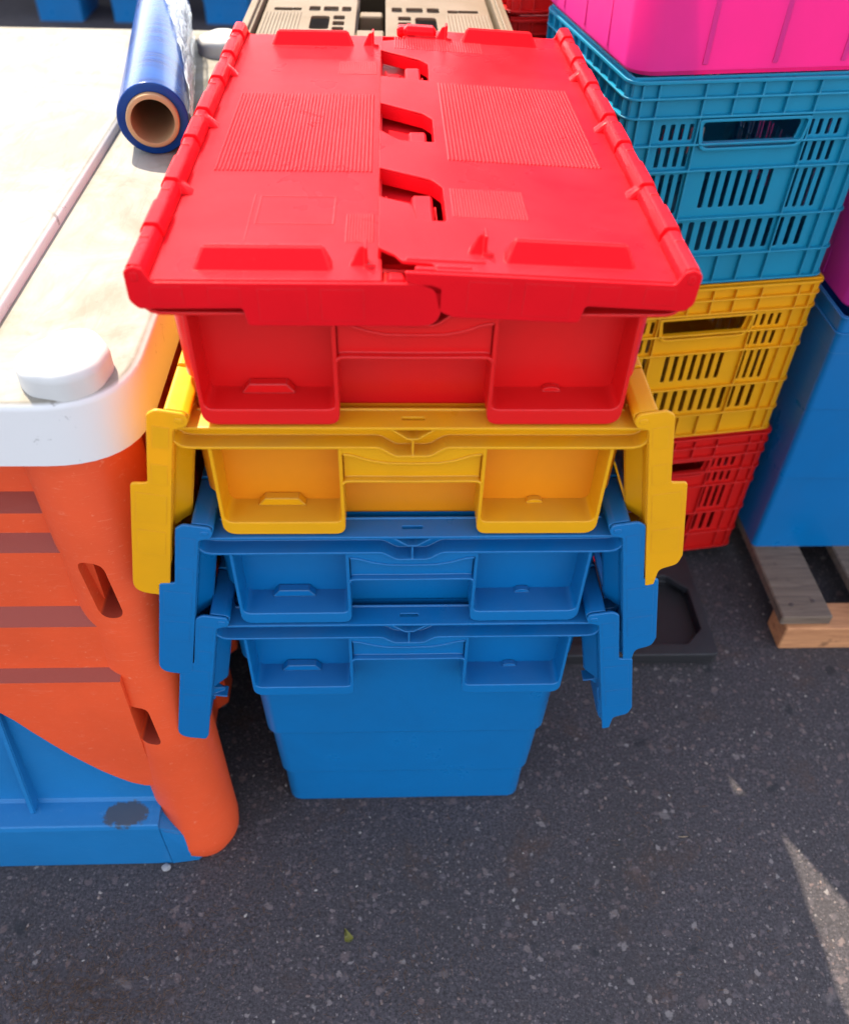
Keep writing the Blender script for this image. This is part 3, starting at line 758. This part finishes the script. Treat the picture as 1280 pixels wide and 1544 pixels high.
def vent_crate(name, mat, label, loc, rz, cat='crate', group='perforated crates in the right stack'):
    root = thing(name, label, cat, loc, rz, group)
    W, Dp, H = PW, PD, PH-.003
    b = MB(); e = .008
    for (kind, M, w) in (('front', T(e, e, 0), W-2*e), ('front', T(W-e, Dp-e, 0) @ RZ(R(180)), W-2*e), ('side', T(e, Dp-e, 0) @ RZ(R(-90)), Dp-2*e), ('side', T(W-e, e, 0) @ RZ(R(90)), Dp-2*e)):
        b.plate(vent_wall(w, H, kind), .0026, M @ XZ, .0005)
    b.box(e, W-e, e, Dp-e, .001, .004, 0)
    body = b.build('side_wall', mat, root, 30)
    r = MB()
    zr = [H*f for f in (.008, .165, .360, .595, .715, .835, .915, .990)]
    def ringloop(d, z): return rloop2(d, z)
    for i, z in enumerate(zr):
        o = [(x, y) for x, y, _ in [(px, py, 0) for px, py in fil([(0, 0, .020), (W, 0, .020), (W, Dp, .020), (0, Dp, .020)], .02, 5)]]
        inn = fil([(e+.001, e+.001, .014), (W-e-.001, e+.001, .014), (W-e-.001, Dp-e-.001, .014), (e+.001, Dp-e-.001, .014)], .014, 5)
        r.plate([o, list(reversed(inn))], .0026 if z < H*.98 else .004, T(0, 0, z-(.002 if z > H*.98 else 0)+(.002 if z < .01 else 0)), .0006)
    def vr(x, z0, z1, M, t=.0022):
        r.box(x-t/2, x+t/2, -e+.0012, -.0005, z0, z1, .0004, M)
    for M, w in ((T(0, e, 0), W), (T(W, Dp-e, 0) @ RZ(R(180)), W)):
        for f in (.055, .115, .285, .715, .885, .945): vr(w*f, H*.01, H*.99, M)
        for f in (.40, .50, .60): vr(w*f, H*.835, H*.99, M); vr(w*f, H*.01, H*.165, M)
        r.plate([list(reversed(fil([(w*.300, H*.685, .014), (w*.700, H*.685, .014), (w*.715, H*.825, .004), (w*.285, H*.825, .004)], .01, 4)))[::-1],
                 list(reversed(fil([(w*.310, H*.698, .012), (w*.690, H*.698, .012), (w*.703, H*.812, .004), (w*.297, H*.812, .004)], .01, 4)))], .009, M @ T(0, -.0035, 0) @ XZ, .0005)
    for M, w in ((T(e, Dp, 0) @ RZ(R(-90)), Dp), (T(W-e, 0, 0) @ RZ(R(90)), Dp)):
        for k in range(12): vr(w*(.045+k*.0827), H*.01, H*.99, M)
    # rounded corner posts
    for (cx, cy, a0) in ((.020, .020, 180), (W-.020, .020, 270), (W-.020, Dp-.020, 0), (.020, Dp-.020, 90)):
        lo = []
        for z in (.002, H-.002):
            pts = [(cx+.0125*math.cos(R(a0+90*k/6)), cy+.0125*math.sin(R(a0+90*k/6)), z) for k in range(7)] + [(cx+.0100*math.cos(R(a0+90*k/6)), cy+.0100*math.sin(R(a0+90*k/6)), z) for k in range(6, -1, -1)]
            lo.append(pts)
        r.loft(lo, True, True)
    r.build('rib_frame', mat, root, 30)
    return root
YAW = R(8.5)
GRP = 'perforated crates in the right stack'
AX, AY = .2490, .4620
c_red = vent_crate('perforated_crate', REP, 'dark red perforated crate at the bottom of the right stack', (AX+.018, AY+.004, -.418), YAW)
c_yel = vent_crate('perforated_crate', YEP, 'yellow perforated crate between the red and turquoise ones in the right stack', (AX+.010, AY+.002, -.153), YAW)
c_cya = vent_crate('perforated_crate', CYA, 'turquoise perforated crate under the pink crate', (AX, AY, .112), YAW)

# pink crate standing in the turquoise one
def ribbed_crate(name, mat, label, loc, rz, W, Dp, H, cat='crate', group=None, step=.10, pr=.0018):
    root = thing(name, label, cat, loc, rz, group)
    b = MB(); o = []; i_ = []
    for k, z in enumerate((0, .006, H-.03, H)):
        d = (.006, 0, -.006, -.006)[k]
        o.append([(W/2+x, Dp/2+y, z) for x, y, _ in rl2(W/2-d, Dp/2-d, .028)]); i_.append([(W/2+x, Dp/2+y, max(z, .004)) for x, y, _ in rl2(W/2-d-.003, Dp/2-d-.003, .025)])
    b.loft(o+list(reversed(i_)), False, False)
    b.loft([i_[0], [(W/2+(p[0]-W/2)*.5, Dp/2+(p[1]-Dp/2)*.5, .004) for p in i_[0]]], False, True)
    b.loft([o[0], [(W/2+(p[0]-W/2)*.5, Dp/2+(p[1]-Dp/2)*.5, 0) for p in o[0]]], False, True)
    b.build('tub', mat, root, 40)
    r = MB(); n = int(W/step)
    for k in range(1, n+1):
        x = W*k/(n+1)
        for y in (-pr, Dp+pr-.006): r.box(x-.0030, x+.0030, y, y+.006, .012, H-.03, .0005)
    n = int(Dp/step)
    for k in range(1, n+1):
        y = Dp*k/(n+1)
        for x in (-pr, W+pr-.006): r.box(x, x+.006, y-.0030, y+.0030, .012, H-.03, .0005)
    out = [(W/2+x, Dp/2+y) for x, y, _ in rl2(W/2+.010, Dp/2+.010, .034)]; inn = [(W/2+x, Dp/2+y) for x, y, _ in rl2(W/2+.004, Dp/2+.004, .028)]
    r.plate([out, list(reversed(inn))], .012, T(0, 0, H-.006), .0015)
    r.plate([out, list(reversed(inn))], .003, T(0, 0, H-.032), .0008)
    r.build('rim', mat, root, 40)
    return root
def rl2(hw, hd, r, n=6):
    out = []
    for (cx, cy, a0) in ((hw-r, -hd+r, -90), (hw-r, hd-r, 0), (-hw+r, hd-r, 90), (-hw+r, -hd+r, 180)):
        for k in range(n+1):
            a = R(a0+90*k/n); out.append((cx+r*math.cos(a), cy+r*math.sin(a), 0))
    return out
pk = ribbed_crate('solid_crate', PNK, 'bright pink solid-walled crate on top of the turquoise crate', (AX-.001, AY-.001, .3760), YAW, PW+.004, PD+.002, .30)

# black plastic pallet under the stack
pal = thing('plastic_pallet', 'black plastic pallet with large openings under the perforated crates', 'pallet', (.37, .52, GZ))
p = MB()
outp = fil([(-.150, -.245, .012), (.134, -.245, .012), (.134, .31, .012), (-.150, .31, .012)], .012, 4)
def octo(x0, x1, y0, y1): return list(reversed(fil([(x0, y0+.03), (x0+.02, y0), (x1-.03, y0), (x1, y0+.03), (x1, y1-.03), (x1-.03, y1), (x0+.02, y1), (x0, y1-.03)], .006, 2)))
p.plate([outp, octo(-.010, .118, -.222, -.075), octo(-.134, -.030, -.222, -.075), octo(-.010, .118, .02, .16), octo(-.134, -.030, .02, .16)], .014, T(0, 0, .0205), .002)
p.build('deck', BLK, pal, 35)
bsh = MB(); bsh.box(-.146, .130, -.240, .305, -.0005, .0030, .0); bsh.build('shade_sheet', BLK, pal, 0)  # black sheet standing in for the shade below the openings
q = MB()
for x in (-.142, -.020, .126):
    q.box(x-.007, x+.007, -.240, .305, .0, .0136, .002)
for y in (-.236, -.070, .010, .17, .300): q.box(-.146, .130, y-.005, y+.005, .0, .0134, .002)
q.build('foot_frame', BLK, pal, 35)

# wooden pallet and the blue and magenta crates on it
wp = thing('wooden_pallet', 'wooden pallet with orange-brown front board under the far blue crates', 'pallet', (.628, .306, GZ))
def board(x0, x1, y0, y1, z0, z1, mat, nm):
    b = MB(); b.box(x0, x1, y0, y1, z0, z1, .002); return b.build(nm, mat, wp, 30)
board(-.012, .80, .0, .055, 0, .0515, WOODN, 'front_board')
board(-.012, .80, .40, .455, 0, .0515, WOODN, 'rear_board')
for x in (-.022, .118, .258, .398, .538, .678):
    board(x, x+.082, .008, .70, .0520, .0710, WOODG, 'deck_board')
board(-.012, .80, .640, .695, 0, .0515, WOODN, 'rear_board')

NAIL = plastic('rusty_nail', (0.07, 0.045, 0.035), 0.6)
for x in (-.022, .118, .258, .398, .538, .678):
    for (dx, y) in ((.022, .026), (.060, .033), (.025, .428), (.058, .424)):
        nb = MB(); nb.plate([[(.0036*math.cos(R(a)), .0036*math.sin(R(a))) for a in range(0, 360, 30)]], .0012, T(x+dx, y+.008, .0713), .0003)
        nb.build('nail', NAIL, wp, 30)

def stepped_crate(name, mat, label, loc, W, Dp, H, group=None):
    root = thing(name, label, 'crate', loc, 0, group)
    b = MB(); o = []; i_ = []
    st = [(0, .0015), (.16, .001), (.161, -.0010), (.30, -.0012), (.301, -.0028), (.40, -.0030), (.402, -.004), (.46, -.004)]
    for z, d in st:
        z = z*H/.46
        o.append([(W/2+x, Dp/2+y, z) for x, y, _ in rl2(W/2-d, Dp/2-d, .009)]); i_.append([(W/2+x, Dp/2+y, max(z, .003)) for x, y, _ in rl2(W/2-d-.0025, Dp/2-d-.0025, .007)])
    b.loft(o+list(reversed(i_)))
    b.loft([i_[0], [(W/2+(p[0]-W/2)*.5, Dp/2+(p[1]-Dp/2)*.5, .003) for p in i_[0]]], False, True)
    b.loft([o[0], [(W/2+(p[0]-W/2)*.5, Dp/2+(p[1]-Dp/2)*.5, 0) for p in o[0]]], False, True)
    b.build('body', mat, root, 35)
    r = MB()
    out = [(W/2+x, Dp/2+y) for x, y, _ in rl2(W/2+.0065, Dp/2+.0065, .010)]; inn = [(W/2+x, Dp/2+y) for x, y, _ in rl2(W/2+.0043, Dp/2+.0043, .009)]
    r.plate([out, list(reversed(inn))], .003, T(0, 0, H-.002), .0006); r.plate([out, list(reversed(inn))], .003, T(0, 0, H-.026), .0006)
    r.build('rim', mat, root, 35)
    return root
ZP = GZ+.0715
st1 = stepped_crate('solid_crate', BLU, 'large plain blue crate on the wooden pallet under the magenta crate', (.6035, .470, ZP), .60, .50, .451)
mg = ribbed_crate('solid_crate', MAG, 'magenta crate on top of the far blue crates, cut by the picture edge', (.6055, .473, ZP+.452), 0, .59, .49, .26)

# ------------------------------------------------------------------ beige folded crates behind
fc = thing('folded_crate', 'beige folded crate with square openings, topmost behind the red lid', 'crate', (-.208, .645, .226), 0, 'folded beige crates behind the stack')
FW, FD, FH = .352, .50, .132
def fold_panel(x0, x1, mir):
    P = MB(); hs = []
    w = x1-x0
    def hole(a, b, c, d, r=.003): hs.append(list(reversed(rect(x0+a*w, b, x0+b2(a, c, w), d, r, 2))))
    def b2(a, c, w): return c*w
    def H(a, c, y0, y1, r=.003):
        if mir: a, c = 1-c, 1-a
        hs.append(list(reversed(rect(x0+a*w, y0, x0+c*w, y1, r, 2))))
    H(.52, .72, .060, .125, .006); H(.76, .88, .050, .072); H(.76, .88, .080, .100); H(.76, .88, .108, .128)
    H(.10, .30, .150, .165, .002); H(.30, .40, .150, .165, .002); H(.48, .60, .150, .175); H(.64, .80, .150, .175); H(.84, .94, .150, .175)
    H(.10, .45, .300, .42); H(.55, .9, .300, .42); H(.04, .20, .010, .016, .001); H(.24, .45, .010, .016, .001); H(.5, .7, .010, .016, .001)
    P.plate([rect(x0, .004, x1, FD, .004)]+hs, .004, T(0, 0, FH-.002), .0006)
    P.box(x0, x1, .0, .0035, FH-.022, FH+.003, .0006)
    xs_ = [x0+.004+i*.0046 for i in range(int((w*.42)/.0046))]
    for x in xs_:
        if mir: x = x1-(x-x0)
        P.box(x-.0010, x+.0010, .022, .140, FH-.0005, FH+.0006, 0)
    P.box(x0, x1, .004, FD, FH-.032, FH-.029, 0)
    return P.build('folded_panel', BGE, fc, 30)
fold_panel(.020, .146, False); fold_panel(.186, .330, True)
fb = MB()
o = rect(0, 0, FW, FD, .008); i2 = list(reversed(rect(.016, .004, FW-.016, FD-.004, .004)))
fb.plate([o, i2], .020, T(0, 0, FH-.004), .001)
fb.plate([rect(.003, .003, FW-.003, FD-.003, .008), list(reversed(rect(.009, .009, FW-.009, FD-.009, .004)))], FH-.016, T(0, 0, (FH-.016)/2), .001)
fb.box(.006, FW-.006, .006, FD-.006, .0, .004, 0)
for x in (.008, FW-.012): fb.box(x, x+.004, 0, FD, FH+.006, FH+.010, .001)
fb.build('base_frame', BGE, fc, 30)
for bx in ((.147, .184, .030, .075, FH-.020, FH-.004), (.147, .165, .008, .0295, FH-.012, FH-.001), (.150, .182, .150, .175, FH-.028, FH-.006)):
    lt = MB(); lt.box(*bx, .002); lt.build('latch', BGE, fc, 30)
place = ['second beige folded crate from the top behind the stack', 'third beige folded crate from the top behind the stack', 'fourth beige folded crate from the top behind the stack', 'fifth beige folded crate from the top, standing on the asphalt']
for k in range(4):
    c = copy_tree(fc); c.location = (-.208+.003*((-1)**k), .645, .226-(FH+.0065)*(k+1)); c['label'] = place[k]
# the lowest one has to rest on the ground
zb = .226-(FH+.0065)*4
c['label'] = place[3]
for nme in ():
    pass
bk = MB()
hh = zb-GZ-.001
bk.box(.006, FW-.006, .006, FD-.006, 0, hh, .004)
bko = thing('dolly', 'low black dolly carrying the folded beige crates', 'dolly', (-.208, .645, GZ))
bk.build('platform', BLK, bko, 30)
for x in (.03, FW-.03):
    for y in (.03, FD-.03):
        wv = MB(); wv.plate([[( .012*math.cos(R(a)), .012*math.sin(R(a))) for a in range(0, 360, 20)]], .008, T(x, y-.03 if y < .1 else y+.03, .012) @ YZ, .001)
        wv.build('wheel', BLK, bko, 30)

# red lattice crate standing behind, left of the turquoise one
lat = vent_crate('perforated_crate', REP, 'red perforated crate rising behind the closed red lid, left of the turquoise crate', (.152, .826, GZ+3*.265), R(8), group='red perforated crates behind the turquoise one')
for k in range(3):
    c = copy_tree(lat); c.location = (.152, .826, GZ+k*.265)
    c['label'] = ('lowest red perforated crate of the rear stack, behind the turquoise stack', 'second red perforated crate from the ground in the rear stack', 'red perforated crate just under the topmost one of the rear stack')[k]

# ------------------------------------------------------------------ small things on the ground
STN = plastic('pale_stone', (0.30, 0.29, 0.30), 0.8, bump=.6, scale=3)
def pebble(mb, x, y, s, zs=.5):
    tmp = bmesh.new(); bmesh.ops.create_icosphere(tmp, subdivisions=2, radius=s)
    for v in tmp.verts:
        v.co *= 1+random.uniform(-.18, .18); v.co.z *= zs
    me = bpy.data.meshes.new('t'); tmp.to_mesh(me); tmp.free(); mb.add_mesh(me, T(x, y, GZ+s*zs*.55) @ RZ(random.random()*6))
pb = MB(); pebble(pb, 0, 0, .0058, .8); po = pb.build('pebble', STN, None, 50)
po.data.transform(T(0, 0, -GZ)); po.location = (-.3124, -.0400, GZ); tag(po, 'pale grey pebble beside the foot of the orange leg', 'pebble')
GRV = bpy.data.materials.new('grit'); n_, l_, b_, o_ = nodes(GRV)
ob_ = n_.new('ShaderNodeNewGeometry'); rc = ramp(n_, l_, ob_.outputs['Random Per Island'], [(0, (.05, .045, .05)), (.5, (.13, .11, .115)), (.8, (.20, .14, .12)), (1, (.36, .33, .30))])
l_.new(rc.outputs[0], b_.inputs['Base Color']); b_.inputs['Roughness'].default_value = .8
gv = MB()
for i in range(1500):
    x = random.uniform(-.5, .75); y = random.uniform(-.27, .42)
    s = random.choice((.0007, .0009, .0012, .0016, .0022)) * random.uniform(.7, 1.2)
    tmp = bmesh.new(); bmesh.ops.create_icosphere(tmp, subdivisions=1, radius=s)
    for v in tmp.verts: v.co *= 1+random.uniform(-.3, .3)
    me = bpy.data.meshes.new('t'); tmp.to_mesh(me); tmp.free()
    gv.add_mesh(me, T(x, y, GZ+s*.12) @ RZ(random.random()*6) @ Matrix.Diagonal((1.3, .8, .45, 1)))
tag(gv.build('loose_grit', GRV, None, 0), 'loose grit and tiny stone chips scattered over the asphalt', 'grit', kind='stuff')
STW = plastic('dry_straw', (0.19, 0.10, 0.05), 0.8, spec=.1)
sw = MB()
def straw(mb, x, y, ln, a, cv, wd=.0004):
    pts = []
    for k in range(7):
        t = k/6-.5; pts.append(Vector((x+ln*t*math.cos(a)-cv*(t*t)*math.sin(a), y+ln*t*math.sin(a)+cv*(t*t)*math.cos(a), GZ+.0009+.0008*random.random())))
    lo = []
    for k, p_ in enumerate(pts):
        d = (pts[min(k+1, 6)]-pts[max(k-1, 0)]).normalized(); nn = Vector((-d.y, d.x, 0)); w_ = wd*(1-.6*abs(k/6-.5)*2)
        lo.append([p_+nn*w_, p_+Vector((0, 0, w_)), p_-nn*w_, p_-Vector((0, 0, w_*.7))])
    mb.loft(lo, True, True)
for (cx, cy, n, sp) in ((-.42, -.19, 420, .05), (-.33, -.21, 260, .04), (-.20, -.06, 60, .05), (0.0, -.02, 60, .10), (-.36, -.165, 260, .065), (-.26, -.135, 160, .045), (-.02, -.19, 110, .05), (.05, -.16, 60, .05), (.25, -.08, 60, .08), (.36, .0, 50, .07), (-.15, -.08, 40, .06), (.4, -.15, 40, .08)):
    for _ in range(n):
        straw(sw, random.gauss(cx, sp), random.gauss(cy, sp*.55), random.uniform(.004, .014), random.random()*3.14, random.uniform(-.008, .008), random.uniform(.00014, .00030))
tag(sw.build('dry_litter', STW, None, 40), 'dry brown straw and plant litter scattered over the asphalt', 'litter', kind='stuff')
LEAF = plastic('yellow_green_leaf', (0.17, 0.16, 0.015), 0.5, trans=.2)
lf = MB(); lo = []
for k in range(9):
    t = k/8; wd = .0070*(1-t)**.9*min(1, .35+t*4)+.0002
    y = .017*t
    lo.append([(-wd, y, .0012+.0016*abs(t-.4)+.0015), (0, y, .0006+.001*t), (wd, y, .0014+.0035*t), (wd, y, .0012+.0035*t), (0, y, .0003+.001*t), (-wd, y, .0010+.0016*abs(t-.4)+.0015)])
lf.loft(lo, True, True)
lfo = lf.build('fallen_leaf', LEAF, None, 50, loc=(-.0700, -.1380, GZ)); lfo.rotation_euler = (0, 0, R(25)); tag(lfo, 'small curled yellow-green leaf lying on the asphalt in front', 'leaf')
tw = MB(); straw(tw, 0, 0, .014, 0, .004, .0006); two = tw.build('twig', plastic('pale_twig', (.5, .36, .2), .7), None, 40)
two.data.transform(T(0, 0, -GZ)); two.location = (.3787, -.0118, GZ); tag(two, 'tiny pale twig lying on the asphalt right of the stack', 'twig')

# ------------------------------------------------------------------ far background: an added stall shading the far ground, blue crates in front
DRK = plastic('dark_tarp', (0.020, 0.022, 0.032), 0.7)
stall = thing('shade_stall', 'dark made-up stall, its unseen canopy added to shade the ground far behind the crates', 'stall', (-.3, 5.6, GZ))
s_ = MB(); s_.box(-3.2, 2.6, -.5, .5, .0, .86, .01); s_.build('counter', DRK, stall, 30)
s_ = MB()
s_.hull([(-3.6, -2.0, 2.35), (3.0, -2.0, 2.35), (3.0, 1.4, 2.35), (-3.6, 1.4, 2.35), (-3.2, -.3, 2.8), (2.6, -.3, 2.8)], Matrix(), .01); s_.build('canopy', DRK, stall, 30)  # roof out of view, added to darken the far ground
for x in (-3.4, 2.8):
    for y in (-1.85, 1.25):
        s_ = MB(); s_.box(x-.03, x+.03, y-.03, y+.03, 0, 2.36, .003); s_.build('post', BLK, stall, 30)
for i, (x, lab) in enumerate(((-1.62, 'blue crate far behind at the left picture edge'), (-1.28, 'blue crate far behind, left of the film roll'), (-.86, 'blue crate far behind, right of the film roll'))):
    stepped_crate('solid_crate', BLU, lab, (x, 3.95, GZ), .20, .3, .26, 'blue crates in front of the dark stall')
